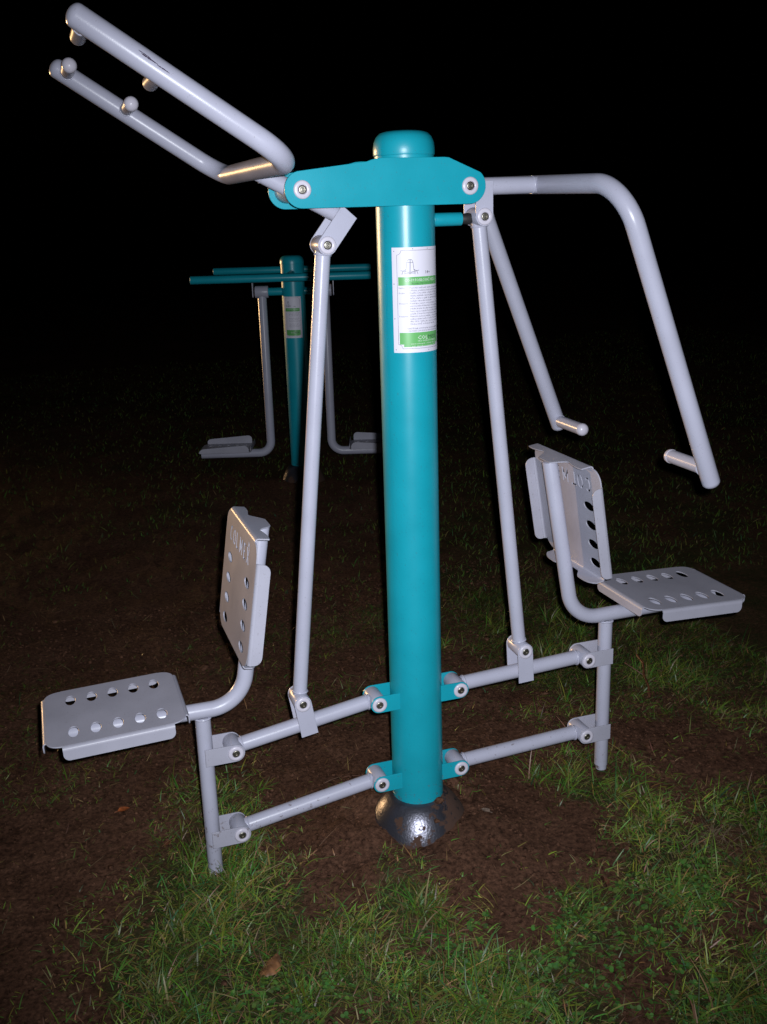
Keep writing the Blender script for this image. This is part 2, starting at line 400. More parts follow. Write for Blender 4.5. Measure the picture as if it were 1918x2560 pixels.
        for i in range(n + 1):
            u = U0 + (U1 - U0) * i / n; dd = depth(u)
            pr = [(RB * math.sin(PI / 2 * k / seg), -RB + RB * math.cos(PI / 2 * k / seg)) for k in range(seg + 1)] + [(RB, -RB - (dd - RB) * .5), (RB, -dd)]
            outer = [(v + .0016 * (1 if k >= seg else math.sin(PI / 2 * k / seg)), w_ + (.0016 * math.cos(PI / 2 * k / seg) if k < seg else 0)) for k, (v, w_) in enumerate(pr)]
            inner = [(v - .0016 * (1 if k >= seg else math.sin(PI / 2 * k / seg)), w_ - (.0016 * math.cos(PI / 2 * k / seg) if k < seg else 0)) for k, (v, w_) in enumerate(pr)]
            for v, w_ in outer + inner[::-1]: V.append(M @ Vector((u, vtop + sg * v, w_)))
        c = 2 * (seg + 3)
        for i in range(n):
            for k in range(c): Fc.append((i * c + k, i * c + (k + 1) % c, (i + 1) * c + (k + 1) % c, (i + 1) * c + k))
        Fc.append(tuple(range(c))); Fc.append(tuple(n * c + k for k in range(c)))
        mb = MB().add(V, Fc); mb.build('backrest_tab', GREYW, back)

# pull down arm (upper left)
UP = [(-.731, -.335, 1.936), (-.353, -.335, 1.688), (-.365, .335, 1.686), (-.743, .335, 1.934)]
mb = MB(); tube(mb, fillet(UP, [.075, .075], 14), .0225, 'dome', 'dome', 28)
mid = (Vector(UP[1]) + Vector(UP[2])) / 2
pv = Vector((BL, 0, BZ)); tip = Vector((-.153, 0, 1.5785))
tube(mb, [mid, pv], .0200, 'none', 'none'); tube(mb, [pv, tip], .0200, 'none', 'flat'); sleeve(mb, BL, BZ, .0765, .0270)
weld(mb, mid + (pv - mid).normalized() * .0225, pv - mid, .0203, .0014)
pull = mb.build('pull_arm', GREY, EX)
(tx, tz) = RODS[-1][1]
du = Vector((.058, 0, .075)).normalized(); r = .0225; dT = (tip - pv).normalized()
for s in (-1, 1):
    pr = Vector((-du.z, du.x))                             # u = du, v = left of it
    o = [(.0 + r * math.cos(a), r * math.sin(a)) for a in [PI / 2 + PI * k / 12 for k in range(13)]]
    o += [(.090, -r), (.093, r)]
    mb = MB(); plate(mb, o, [], .004, frame((tx, s * .036, tz), du, (-du.z, 0, du.x))); mb.build('clevis_plate', GREY, pull)
    for nm, me in (('washer', WASH), ('bolt', BOLT)):
        ob = link(nm, me, pull, (tx, s * .038, tz)); ob.rotation_euler = (0, 0, 0 if s < 0 else PI)
for hx, hz in ((-.722, 1.923), (-.594, 1.843)):
    for s in (-1, 1):
        y1 = s * .198
        mb = MB(); tube(mb, [(hx, s * .335, hz), (hx, y1, hz)], .0152, 'none', 'none'); weld(mb, (hx, s * .313, hz), (0, 1, 0), .0152, .002)
        h = mb.build('handle', GREY, pull)
        mb = MB(); lathe(mb, [(.0152, -.001), (.0166 if s > 0 else .0153, 0), (.0168 if s > 0 else .0153, .004), (.0160 if s > 0 else .0148, .0095), (.0125, .0150), (.006, .0185), (0, .0192)], Matrix.Translation((hx, y1, hz)) @ Matrix.Rotation(s * PI / 2, 4, 'X'), 24)
        mb.build('ball_cap', PLASTIC, h)
# press arm (upper right)
UQ = [(.649, -.348, .935), (.376, -.348, 1.633), (.334, .348, 1.649), (.607, .348, .951)]
mb = MB(); tube(mb, fillet(UQ, [.105, .105], 16), .0222, 'dome', 'dome', 28)
mid = (Vector(UQ[1]) + Vector(UQ[2])) / 2; pv = Vector((BR, 0, BZ))
tube(mb, [pv, mid], .0205, 'none', 'none'); sleeve(mb, BR, BZ, .0765, .0270); weld(mb, mid - (mid - pv).normalized() * .0225, (1, 0, 0), .0203, .0014)
press = mb.build('press_arm', GREY, EX)
(tx, tz) = RODS[1][1]
strap(press, GREY, tx, tz, .0, 1, .082, 'clevis_plate', .0225)
for s in (-1, 1):
    hx, hz = (.6375, .967) if s < 0 else (.6000, .967)
    y1 = s * .198
    mb = MB(); tube(mb, [(hx, s * .348, hz), (hx, y1, hz)], .0172, 'none', 'none'); weld(mb, (hx, s * .327, hz), (0, 1, 0), .0172, .0025)
    h = mb.build('handle', GREY, press)
    mb = MB(); lathe(mb, [(.0172, -.001), (.0182, 0), (.0184, .004), (.0172, .0100), (.0135, .0155), (.0065, .0190), (0, .0197)], Matrix.Translation((hx, y1, hz)) @ Matrix.Rotation(s * PI / 2, 4, 'X'), 24)
    mb.build('ball_cap', PLASTIC, h)
# black scuff on the near pull arm: thin rubbed streaks lying on the tube
def scuff(p_, q_, r, side, off, wd, parent):
    p_ = Vector(p_); q_ = Vector(q_); d = (q_ - p_).normalized(); e1 = Vector(side); e1 = (e1 - d * e1.dot(d)).normalized(); e2 = d.cross(e1)
    V = []; Fc = []; n = 18; rnd = random.Random(5)
    for i in range(n + 1):
        t_ = i / n; wv = wd * (math.sin(PI * t_) ** .5) * (.45 + .55 * rnd.random()) + .0001
        for sg in (-1, 1):
            a = off + .004 * math.sin(t_ * 9) + sg * wv / r
            V.append(p_.lerp(q_, t_) + (e1 * math.cos(a) + e2 * math.sin(a)) * (r + .0003))
    for i in range(n): Fc.append((2 * i, 2 * i + 1, 2 * i + 3, 2 * i + 2))
    return MB().add(V, Fc).build('scuff_mark', SCUFF, parent)
A = Vector(UP[0]); B = Vector(UP[1])
toc = (CX - (A + B) / 2).normalized()
scuff(A.lerp(B, .27), A.lerp(B, .345), .0225, toc, -.42, .0016, pull)
scuff(A.lerp(B, .34), A.lerp(B, .40), .0225, toc, -.36, .0011, pull)
scuff(A.lerp(B, .255), A.lerp(B, .31), .0225, toc, -.52, .0009, pull)

# dirty steel skirt at the foot of the post
mt, nt, b = mat('dirty_steel_skirt'); N = nt.nodes; L = nt.links
g0 = N.new('ShaderNodeTexCoord'); g = N.new('ShaderNodeNewGeometry'); sp = N.new('ShaderNodeSeparateXYZ'); L.new(g0.outputs['Object'], sp.inputs[0])
n1 = N.new('ShaderNodeTexNoise'); n1.inputs['Scale'].default_value = 34; n1.inputs['Detail'].default_value = 8; n1.inputs['Roughness'].default_value = .7
L.new(g.outputs['Position'], n1.inputs['Vector'])
hz = N.new('ShaderNodeMapRange'); hz.inputs[1].default_value = -.03; hz.inputs[2].default_value = .045; hz.inputs[3].default_value = .18; hz.inputs[4].default_value = -.02
L.new(sp.outputs[2], hz.inputs[0])
nz = N.new('ShaderNodeVectorMath'); nz.operation = 'MULTIPLY'; nz.inputs[1].default_value = (1, 1, 0); L.new(g0.outputs['Object'], nz.inputs[0]); nn = N.new('ShaderNodeVectorMath'); nn.operation = 'NORMALIZE'; L.new(nz.outputs[0], nn.inputs[0])
dp = N.new('ShaderNodeVectorMath'); dp.operation = 'DOT_PRODUCT'; dp.inputs[1].default_value = (-.32, -.947, 0); L.new(nn.outputs[0], dp.inputs[0])   # less dirt on the side towards the camera
xd = N.new('ShaderNodeMapRange'); xd.inputs[1].default_value = .95; xd.inputs[2].default_value = .55; xd.inputs[3].default_value = -.05; xd.inputs[4].default_value = .12
L.new(dp.outputs['Value'], xd.inputs[0])
ad = N.new('ShaderNodeMath'); L.new(n1.outputs[0], ad.inputs[0]); L.new(hz.outputs[0], ad.inputs[1])
dq = N.new('ShaderNodeVectorMath'); dq.operation = 'DOT_PRODUCT'; dq.inputs[1].default_value = (-.995, -.05, 0); L.new(nn.outputs[0], dq.inputs[0])  # dirt cleared on the left so the street lamp's glint shows
xe = N.new('ShaderNodeMapRange'); xe.inputs[1].default_value = .84; xe.inputs[2].default_value = .97; xe.inputs[3].default_value = 0; xe.inputs[4].default_value = -.30; L.new(dq.outputs['Value'], xe.inputs[0])
ad3 = N.new('ShaderNodeMath'); L.new(ad.outputs[0], ad3.inputs[0]); L.new(xe.outputs[0], ad3.inputs[1])
ad2 = N.new('ShaderNodeMath'); L.new(ad3.outputs[0], ad2.inputs[0]); L.new(xd.outputs[0], ad2.inputs[1])
mk = N.new('ShaderNodeMapRange'); mk.inputs[1].default_value = .56; mk.inputs[2].default_value = .60; L.new(ad2.outputs[0], mk.inputs[0])
met = N.new('ShaderNodeBsdfPrincipled'); met.inputs['Metallic'].default_value = .85; met.inputs['Base Color'].default_value = (.13, .13, .16, 1); met.inputs['Roughness'].default_value = .34
so = N.new('ShaderNodeBsdfPrincipled'); so.inputs['Base Color'].default_value = (.062, .031, .021, 1); so.inputs['Roughness'].default_value = 1.0
ms = N.new('ShaderNodeMixShader'); L.new(mk.outputs[0], ms.inputs[0]); L.new(met.outputs[0], ms.inputs[1]); L.new(so.outputs[0], ms.inputs[2])
bu = N.new('ShaderNodeBump'); bu.inputs['Strength'].default_value = .35; bu.inputs['Distance'].default_value = .002; n4 = N.new('ShaderNodeTexNoise'); n4.inputs['Scale'].default_value = 160; n4.inputs['Detail'].default_value = 4
L.new(g.outputs['Position'], n4.inputs['Vector']); L.new(n4.outputs[0], bu.inputs['Height']); L.new(bu.outputs[0], met.inputs['Normal']); L.new(bu.outputs[0], so.inputs['Normal'])
L.new(ms.outputs[0], N['Material Output'].inputs[0]); SKIRT = mt
SKPROF = [(.0708, .031), (.082, .0245), (.094, .0145), (.106, .001), (.117, -.0150), (.1275, -.0325), (.136, -.050), (.142, -.068), (.145, -.09)]
mb = MB(); lathe(mb, SKPROF, n=72); 
mb.build('base_skirt', SKIRT, EX)

# ------------------------------------------------------------------ information labels (flat print wrapped round a post)
def text_mesh(body, size, align='LEFT'):
    cu = bpy.data.curves.new('t', 'FONT'); cu.body = body; cu.size = size; cu.align_x = align; cu.resolution_u = 1
    o = bpy.data.objects.new('t', cu); COL.objects.link(o)
    dg = bpy.context.evaluated_depsgraph_get(); me = bpy.data.meshes.new_from_object(o.evaluated_get(dg))
    v = [tuple(q.co)[:2] for q in me.vertices]; f = [tuple(p.vertices) for p in me.polygons]
    bpy.data.objects.remove(o); bpy.data.curves.remove(cu); bpy.data.meshes.remove(me); return v, f
class Sheet:
    """2D shapes in metres, x right, y up, wrapped on a cylinder of radius r round (cx, cy)"""
    def __init__(s, cx, cy, r, a0, z0): s.c = (cx, cy, r, a0, z0)
    def P(s, x, y, lift):
        cx, cy, r, a0, z0 = s.c; a = a0 + x / r; rr = r + lift
        return (cx + rr * math.cos(a), cy + rr * math.sin(a), z0 + y)
    def rect(s, mb, x0, y0, x1, y1, lift, n=None):
        n = n or max(1, int((x1 - x0) / .004)); V = []; Fc = []
        for i in range(n + 1):
            x = x0 + (x1 - x0) * i / n; V += [s.P(x, y0, lift), s.P(x, y1, lift)]
        for i in range(n): Fc.append((2 * i, 2 * i + 2, 2 * i + 3, 2 * i + 1))
        mb.add(V, Fc)
    def line(s, mb, pts, w_, lift):
        for (xa, ya), (xb, yb) in zip(pts, pts[1:]):
            d = Vector((xb - xa, yb - ya)); l = d.length
            if l < 1e-7: continue
            d /= l; n_ = Vector((-d.y, d.x)) * w_ / 2; k = max(1, int(abs(xb - xa) / .006)); V = []
            for i in range(k + 1):
                p = Vector((xa, ya)) + d * l * i / k; V += [s.P(*(p + n_), lift), s.P(*(p - n_), lift)]
            mb.add(V, [(2 * i, 2 * i + 1, 2 * i + 3, 2 * i + 2) for i in range(k)])
    def text(s, mb, body, x, y, size, lift, align='LEFT', sx=1.0, fit=None):
        v, f = text_mesh(body, size, align)
        if fit: sx = fit / max(1e-6, max(a for a, b in v) - min(a for a, b in v))
        mb.add([s.P(x + a * sx, y + b, lift) for a, b in v], f)
def label(parent, cx, cy, r, a0, z0, W_, H_, full=True):
    sh = Sheet(cx, cy, r, a0, z0)
    mb = MB(); n = 40; V = []
    for i in range(n + 1):
        x = W_ * i / n; V += [sh.P(x, 0, .0006), sh.P(x, H_, .0006), sh.P(x, 0, 0), sh.P(x, H_, 0)]
    Fc = [(4 * i, 4 * i + 4, 4 * i + 5, 4 * i + 1) for i in range(n)] + [(4 * i + 1, 4 * i + 5, 4 * i + 7, 4 * i + 3) for i in range(n)] + [(4 * i, 4 * i + 2, 4 * i + 6, 4 * i + 4) for i in range(n)]
    Fc += [(0, 1, 3, 2), (4 * n, 4 * n + 2, 4 * n + 3, 4 * n + 1)]
    mb.add(V, Fc); lab = mb.build('instruction_label', L_WHITE, parent)
    lab['label'] = 'white instruction label with green bands and fine print'
    fx = W_ / .144; fy = H_ / .245
    G = MB(); G2 = MB(); K = MB(); Q = MB(); Wp = MB()
    x0, x1 = .0125 * fx, W_ - .0125 * fx; y0, y1 = .010 * fy, H_ - .007 * fy; c = .010 * fx
    # green bands
    gb0, gb1 = H_ * .645, H_ * .724
    sh.rect(G, x0 + .0025, gb0, x1 - .0025, gb1, .0009)
    fb1 = H_ * .195
    sh.rect(G2, x0 + .003, y0 + c, x1 - .003, fb1, .0009); sh.rect(G2, x0 + c + .003, y0 + .004, x1 - c - .003, y0 + c + .0004, .00095)
    # border with scooped corners and rivet dots
    def sc(cx_, cy_, a0_, a1_): return [(cx_ + c * math.cos(math.radians(a)), cy_ + c * math.sin(math.radians(a))) for a in [a0_ + (a1_ - a0_) * i / 6 for i in range(7)]]
    bd = [(x0 + c, y1)] + [(x1 - c, y1)] + sc(x1, y1, 180, 270) + sc(x1, y0, 90, 180) + sc(x0, y0, 0, 90)[::1] + sc(x0, y1, 270, 360)
    bd = [(x1 - c, y1)] + sc(x1, y1, 180, 270) + sc(x1, y0, 90, 180) + sc(x0, y0, 0, 90) + sc(x0, y1, 270, 360) + [(x1 - c, y1)]
    sh.line(K, bd, .0007, .0010)
    for px, py in ((.35, .985), (.62, .985), (.04, .965), (.96, .965), (.03, .66), (.03, .33), (.04, .03), (.96, .03), (.62, .018), (.97, .66), (.97, .33)):
        sh.rect(K, W_ * px - .0009, H_ * py - .0010, W_ * px + .0009, H_ * py + .0010, .0010, 1)
    # pictogram: outline drawing of the machine with two seats
    bx, by = W_ * .265, H_ * .748
    def ln(*p): sh.line(K, [(bx + a * .001 * fx, by + q * .001 * fy) for a, q in p], .0009, .0010)
    ln((-7, 0), (-7, 6), (-4, 12), (-2.5, 27), (0, 33), (5, 35), (10, 33), (12.5, 27), (14, 12), (17, 6), (17, 0))
    ln((3.5, 0), (3.5, 34)); ln((6.5, 0), (6.5, 34)); ln((-2.5, 27), (12.5, 27)); ln((-14, 0), (-11, 8), (-17, 9)); ln((24, 0), (21, 8), (27, 9))
    ln((-11, 8), (-4, 12)); ln((21, 8), (14, 12)); ln((-11, 8), (3, 5)); ln((21, 8), (7, 5)); ln((-7, 3), (17, 3))
    sh.text(K, '14+', W_ * .56, H_ * .750, .0105, .0010)
    # print
    sh.text(Wp, 'CO-19 POSILOVAČ VESLO', W_ * .52, gb0 + .0088, .0095 * fx, .0011, 'CENTER', fit=W_ * .62)
    sh.text(K, 'Rozměry: 1740 x 920 x 1700 mm', W_ * .55, gb0 + .0024, .0052 * fx, .0011, 'CENTER', fit=W_ * .44)
    if full:
        rows = [('Funkce:', 'Posilování svalů paží, ramen, hrudníku, zad'), (None, 'a břicha, protažení horní poloviny trupu'), ('Použití:', 'Posaďte se na sedadlo a uchopte obě rukojeti'),
                (None, 'rukama, zatáhněte rameno plynule dolů nebo'), (None, 'tlačte, vraťte se zpět do základní polohy'), (None, 'Opakujte cvik podle své kondice'),
                ('Provedení:', 'Konstrukce z pevné oceli je zinkovaná a dále'), (None, 'povrch práškově lakovaný v odstínu tyrkys,'), (None, 'ložiska krytá, šrouby nerezové matice'), (None, 'čepy, osy a pouzdra bez potřeby údržby'), (None, 'sedadla 2 ks perforovaný plech, děrování'),
                ('Poznámka:', 'Maximální nosnost sedadla je 120 kg, nářadí'), (None, 'smějí používat osoby od výšky 140 cm a od'), (None, 'věku 14 let. Cvičte jen v suchu a s rozvahou'), (None, 'Výrobce neručí za škody při zneužití')]
        y = gb0 - .0075; dy = (gb0 - .020 - fb1) / len(rows)
        for h_, t_ in rows:
            if h_: sh.text(Q, h_, x0 + .003, y, .0052, .0010)
            sh.text(Q, t_, W_ * .285, y, .0056, .0010, fit=(x1 - .003 - W_ * .285) * (1 if len(t_) > 36 else len(t_) / 44)); y -= dy
        sh.text(K, 'NÁVŠTĚVNÍK VSTUPUJE NA VLASTNÍ NEBEZPEČÍ', W_ * .57, fb1 + .0078, .0048, .0010, 'CENTER', fit=W_ * .66)
        sh.text(K, 'CERTIFIKACE PODLE NORMY ČSN EN 16630', W_ * .57, fb1 + .0022, .0048, .0010, 'CENTER', fit=W_ * .64)
        sh.text(Wp, 'COL', W_ * .405, fb1 - .0165, .0128, .0011, fit=W_ * .19); sh.text(K, 'MEX', W_ * .605, fb1 - .0165, .0128, .0012, fit=W_ * .20)
        sh.text(Wp, 'PRO VAŠE POTĚŠENÍ', W_ * .6, fb1 - .0218, .0042, .0011, 'CENTER', fit=W_ * .38)
        sh.text(Wp, 'www.colmex.cz   info@colmex.cz', W_ * .56, fb1 - .0280, .0046, .0011, 'CENTER', fit=W_ * .54)
        sh.text(Wp, 'tel. výroba a servis hřišť', W_ * .56, fb1 - .0335, .0042, .0011, 'CENTER', fit=W_ * .5)
    else:
        y = gb0 - .010; dy = (gb0 - .02 - fb1) / 11
        for k in range(11):
            if k % 4 != 3: sh.text(Q, 'Postavte se na plošiny a držte se madel', W_ * .3, y, .0062, .0010, fit=W_ * (.58 - .05 * (k % 3)))
            y -= dy
        sh.text(Wp, 'COL', W_ * .36, fb1 - .020, .0135, .0011); sh.text(K, 'MEX', W_ * .57, fb1 - .020, .0135, .0012)
    for nm, q, mt in (('green_band', G, L_GREEN), ('green_band', G2, L_GREEN), ('ink_print', K, L_INK), ('fine_print', Q, L_GREYINK), ('white_print', Wp, L_PRINT)):
        q_ = q.build(nm, mt, lab)
        if nm.endswith('print'): q_['kind'] = 'stuff'
    return lab
# label spans from left of the viewer's line of sight to the right flank
va = math.atan2(CX.y, CX.x)
label(EX, 0, 0, .0702, va - math.radians(28.5), 1.262, .144, .245)

# ------------------------------------------------------------------ the walker machine behind
FH = Vector((.314169, .949367, 0)); RH = Vector((.949367, -.314169, 0))
def BG(x, d, z): q = CX + RH * x + FH * d; return Vector((q.x, q.y, z))
PX, PD = -.502, 6.30
WK = thing('walking_machine', 'dark teal swing walker with foot plates and double handrails, standing far behind in the dark', 'exercise machine', BG(PX, PD, -.02))
c = BG(PX, PD, 0)
mb = MB(); lathe(mb, [(.07, -.02), (.07, 1.305)], Matrix.Translation((c.x, c.y, 0)), 48); wp = mb.build('post', TEAL, WK)
mb = MB(); lathe(mb, [(.0692, 1.3045), (.0722, 1.306), (.0722, 1.318), (.0705, 1.330), (.0655, 1.341), (.057, 1.349), (.045, 1.353), (.025, 1.355), (0, 1.3555)], Matrix.Translation((c.x, c.y, 0)), 48); mb.build('post_cap', TEAL, wp)
mb = MB(); lathe(mb, [(.0712, .076), (.085, .068), (.096, .057), (.108, .040), (.118, .020), (.128, -.005), (.136, -.028), (.142, -.05)], Matrix.Translation((c.x, c.y, 0)), 48); mb.build('base_skirt', SKIRT, WK)
for d in (5.87, 6.73):
    mb = MB(); tube(mb, [BG(-1.04, d, 1.25), BG(-.03, d, 1.25)], .0225); mb.build('handrail', TEAL, WK)
for x in (-.502,):
    mb = MB(); tube(mb, [BG(x, 5.87, 1.25), BG(x, 6.73, 1.25)], .020, 'none', 'none'); mb.build('rail_support', TEAL, WK)
mb = MB(); tube(mb, [BG(-.72, PD, 1.145), BG(-.285, PD, 1.145)], .0235); mb.build('axle_tube', TEAL, WK)
PL = lambda d: frame
for s in (-1, 1):
    ax = PX + s * .190
    mb = MB(); tube(mb, fillet([BG(ax, PD, 1.15), BG(ax, PD, .155), BG(ax + s * .44, PD, .155)], [.075], 10), .0262, 'flat', 'flat')
    tube(mb, [BG(ax - .040, PD, 1.145), BG(ax + .040, PD, 1.145)], .036)
    arm = mb.build('swing_arm', GREY, WK)
    mb = MB(); M = frame(BG(ax - s * -.052, PD, 1.165), (RH * 0 + Vector((0, 0, 1))), FH)
    plate(mb, rrect(-.05, -.032, .075, .032, .008), [], .005, M); mb.build('hanger_plate', GREY, WK)
    # foot platform with rising side guards
    x0, x1 = (ax + s * .115, ax + s * .44); xm = (x0 + x1) / 2; hl = abs(x1 - x0) / 2
    M = frame(BG(xm, PD, .188), RH, FH)
    mb = MB(); plate(mb, rrect(-hl, -.132, hl, .132, .03), [circ(-hl + .05 + .056 * k, v, .012, 14) for k in range(5) for v in (-.07, .07)], .004, M); fp = mb.build('foot_plate', GREYW, WK)
    for v in (-1, 1):
        M = frame(BG(xm, PD + v * .136, .190), RH, (0, 0, 1))
        o = rrect(-hl + .01, 0, hl - .01, .044, (.004, .004, .03, .03)) if v < 0 else rrect(-hl + .02, 0, hl - .02, .050, (.004, .004, .025, .025))
        o = [(x, y * (1 - .45 * max(0, min(1, (s * x + hl * .1) / (hl * 1.1))) )) for x, y in o]
        mb = MB(); plate(mb, o, [], .004, M); mb.build('foot_guard', GREYW, fp)
    M = frame(BG(ax + s * .115, PD, .190), FH, (0, 0, 1))
    mb = MB(); plate(mb, rrect(-.12, 0, .12, .03, (.003, .003, .02, .02)), [], .004, M); mb.build('heel_guard', GREYW, fp)
va2 = math.atan2(-FH.y, -FH.x)
label(WK, c.x, c.y, .0702, va2 - .065 / .0702, .872, .115, .245, full=False)

# ------------------------------------------------------------------ ground
DENS = np.array([(-1.06,-0.35,0.1),(-0.95,-0.4,0.3),(-0.82,-0.44,0.7),(-0.7,-0.49,0.8),(-0.53,-0.55,0.7),(-0.37,-0.61,0.4),(-0.29,-0.65,0.7),(-0.13,-0.71,0.9),(-0.0,-0.75,0.8),(0.12,-0.8,0.6),(0.21,-0.83,0.2),(0.32,-0.87,0.8),(0.42,-0.91,0.9),(-1.06,-0.22,0),(-0.94,-0.27,0.3),(-0.81,-0.32,0.7),(-0.68,-0.37,0.9),(-0.5,-0.43,0.8),(-0.38,-0.48,0.9),(-0.25,-0.53,0.8),(-0.12,-0.58,0.9),(0.01,-0.63,0.8),(0.14,-0.68,0.5),(0.22,-0.71,0.15),(0.28,-0.73,0.1),(0.39,-0.77,0.5),(0.5,-0.81,0.7),(-1.06,-0.07,0),(-0.93,-0.12,0.25),(-0.81,-0.17,0.5),(-0.7,-0.21,0.8),(-0.56,-0.26,1),(-0.43,-0.32,0.7),(-0.29,-0.37,0.6),(-0.2,-0.4,0.5),(-0.11,-0.44,0.4),(-0.02,-0.47,0.3),(0.03,-0.49,0),(0.1,-0.52,0.05),(0.18,-0.55,0.5),(0.29,-0.59,0.5),(0.42,-0.64,0.4),(0.56,-0.69,0.3),(-1.02,0.04,0.02),(-0.88,-0.02,0.15),(-0.78,-0.05,0.4),(-0.68,-0.09,0.8),(-0.54,-0.14,0.9),(-0.45,-0.18,0.6),(-0.35,-0.22,0.3),(-0.26,-0.25,0.3),(-0.16,-0.29,0.8),(-0.09,-0.32,0.6),(-0.02,-0.34,0.1),(0.08,-0.38,0),(0.17,-0.42,0.1),(0.26,-0.45,0.6),(0.4,-0.51,0.5),(0.54,-0.56,0.6),(0.66,-0.6,0.2),(-1.02,0.16,0),(-0.87,0.11,0.05),(-0.74,0.06,0.5),(-0.64,0.02,0.8),(-0.56,-0.01,0.9),(-0.46,-0.05,0.7),(-0.39,-0.08,0.4),(-0.32,-0.11,0.03),(-0.22,-0.14,0.05),(-0.14,-0.18,0.6),(-0.08,-0.2,0.5),(-0.02,-0.22,0),(0.12,-0.28,0.03),(0.27,-0.33,0.05),(0.38,-0.38,0.2),(0.46,-0.41,0.6),(0.58,-0.45,0.7),(0.7,-0.5,0.5),(-1.02,0.3,0),(-0.81,0.22,0.03),(-0.68,0.17,0.4),(-0.6,0.14,0.6),(-0.49,0.09,0.8),(-0.42,0.07,0.4),(-0.35,0.04,0.05),(-0.18,-0.03,0),(0.02,-0.11,0),(0.23,-0.18,0),(0.38,-0.24,0),(0.47,-0.28,0.3),(0.55,-0.31,0.7),(0.68,-0.36,0.5),(0.76,-0.39,0.2),(0.83,-0.42,0.5),(-1.02,0.45,0.02),(-0.8,0.36,0.02),(-0.66,0.31,0.2),(-0.58,0.27,0.5),(-0.51,0.25,0.8),(-0.44,0.22,0.5),(-0.36,0.19,0),(-0.14,0.1,0),(0.29,-0.06,0),(0.44,-0.12,0),(0.56,-0.17,0.4),(0.65,-0.21,0.6),(0.73,-0.24,0.3),(0.81,-0.27,0.6),(0.91,-0.31,0.6),(-0.96,0.56,0.1),(-0.73,0.47,0.02),(-0.59,0.42,0.3),(-0.49,0.38,0.6),(-0.42,0.35,0.3),(-0.33,0.31,0),(0.34,0.05,0.05),(0.43,0.02,0.3),(0.51,-0.01,0.7),(0.58,-0.04,0.7),(0.67,-0.08,0.5),(0.78,-0.12,0.2),(0.94,-0.19,0.4),(-0.95,0.71,0.15),(-0.65,0.59,0.02),(-0.47,0.52,0.4),(-0.41,0.5,0.2),(-0.3,0.45,0),(-0.06,0.36,0),(0.34,0.2,0),(0.46,0.15,0.3),(0.57,0.11,0.5),(0.69,0.06,0.5),(0.77,0.03,0.2),(0.91,-0.03,0),(1.08,-0.1,0.05),(-0.95,0.9,0.1),(-0.63,0.78,0.02),(-0.38,0.68,0.05),(-0.13,0.58,0),(0.11,0.48,0),(0.42,0.36,0),(0.66,0.26,0.05),(0.84,0.19,0),(1.07,0.09,0.05),(1.19,0.05,0.3),(-1.0,1.21,0.05),(-0.73,1.1,0.02),(-0.33,0.93,0.02),(0.0,0.8,0.25),(0.2,0.72,0),(0.46,0.61,0.05),(0.59,0.56,0.2),(0.78,0.48,0.3),(0.97,0.41,0.3),(1.23,0.3,0.4),(-1.0,1.49,0.02),(-0.71,1.38,0.02),(-0.28,1.2,0.05),(0.01,1.08,0.1),(0.5,0.88,0.1),(0.64,0.82,0.4),(0.77,0.77,0.7),(0.98,0.68,0.6),(1.18,0.6,0.7),(1.45,0.49,0.6),(-1.06,1.94,0.2),(-0.67,1.78,0.02),(-0.04,1.52,0.1),(0.26,1.39,0.3),(0.65,1.23,0.4),(0.8,1.17,0.6),(1.02,1.07,0.6),(1.32,0.95,0.5),(1.68,0.8,0.5),(-1.06,2.64,0.2),(-0.71,2.49,0.1),(-0.34,2.33,0.05),(0.1,2.14,0.2),(0.45,1.99,0.2),(0.89,1.8,0.5),(1.14,1.69,0.5),(1.65,1.47,0.6),(2.06,1.29,0.5),(-0.96,3.7,0.2),(-0.53,3.5,0.3),(-0.2,3.36,0.4),(0.33,3.11,0.2),(0.75,2.93,0.3),(1.36,2.65,0.5),(1.97,2.38,0.5),(2.65,2.07,0.5),(-0.94,5.34,0.3),(0.15,4.82,0.4),(1.19,4.32,0.4),(2.19,3.84,0.5),(3.51,3.2,0.4),(-0.89,8.1,0.3),(0.55,7.33,0.4),(1.91,6.6,0.4),(3.21,5.91,0.4),(4.89,5.01,0.4)])
def density(x, y):
    x = np.asarray(x, float).ravel(); y = np.asarray(y, float).ravel(); out = np.empty(len(x))
    for i in range(0, len(x), 20000):
        dx = x[i:i+20000, None] - DENS[None, :, 0]; dy = y[i:i+20000, None] - DENS[None, :, 1]
        w_ = 1 / ((dx * dx + dy * dy) + 1e-4) ** 2.8; out[i:i+20000] = (w_ * DENS[None, :, 2]).sum(1) / w_.sum(1)
    return out
_perm = rng.permutation(256); _g = rng.random((256, 256))
def vnoise(x, y, s):
    x = np.asarray(x) * s + 1000.3; y = np.asarray(y) * s + 1000.7
    xi = np.floor(x).astype(int); yi = np.floor(y).astype(int); fx = x - xi; fy = y - yi
    fx = fx * fx * (3 - 2 * fx); fy = fy * fy * (3 - 2 * fy)
    a = _g[xi % 256, yi % 256]; b = _g[(xi + 1) % 256, yi % 256]; c = _g[xi % 256, (yi + 1) % 256]; d = _g[(xi + 1) % 256, (yi + 1) % 256]
    return (a * (1 - fx) + b * fx) * (1 - fy) + (c * (1 - fx) + d * fx) * fy - .5
def fbm(x, y, s, o=4):
    t = 0; a = 1
    for k in range(o): t = t + a * vnoise(x + 7.7 * k, y - 3.1 * k, s * 2.03 ** k); a *= .5
    return t
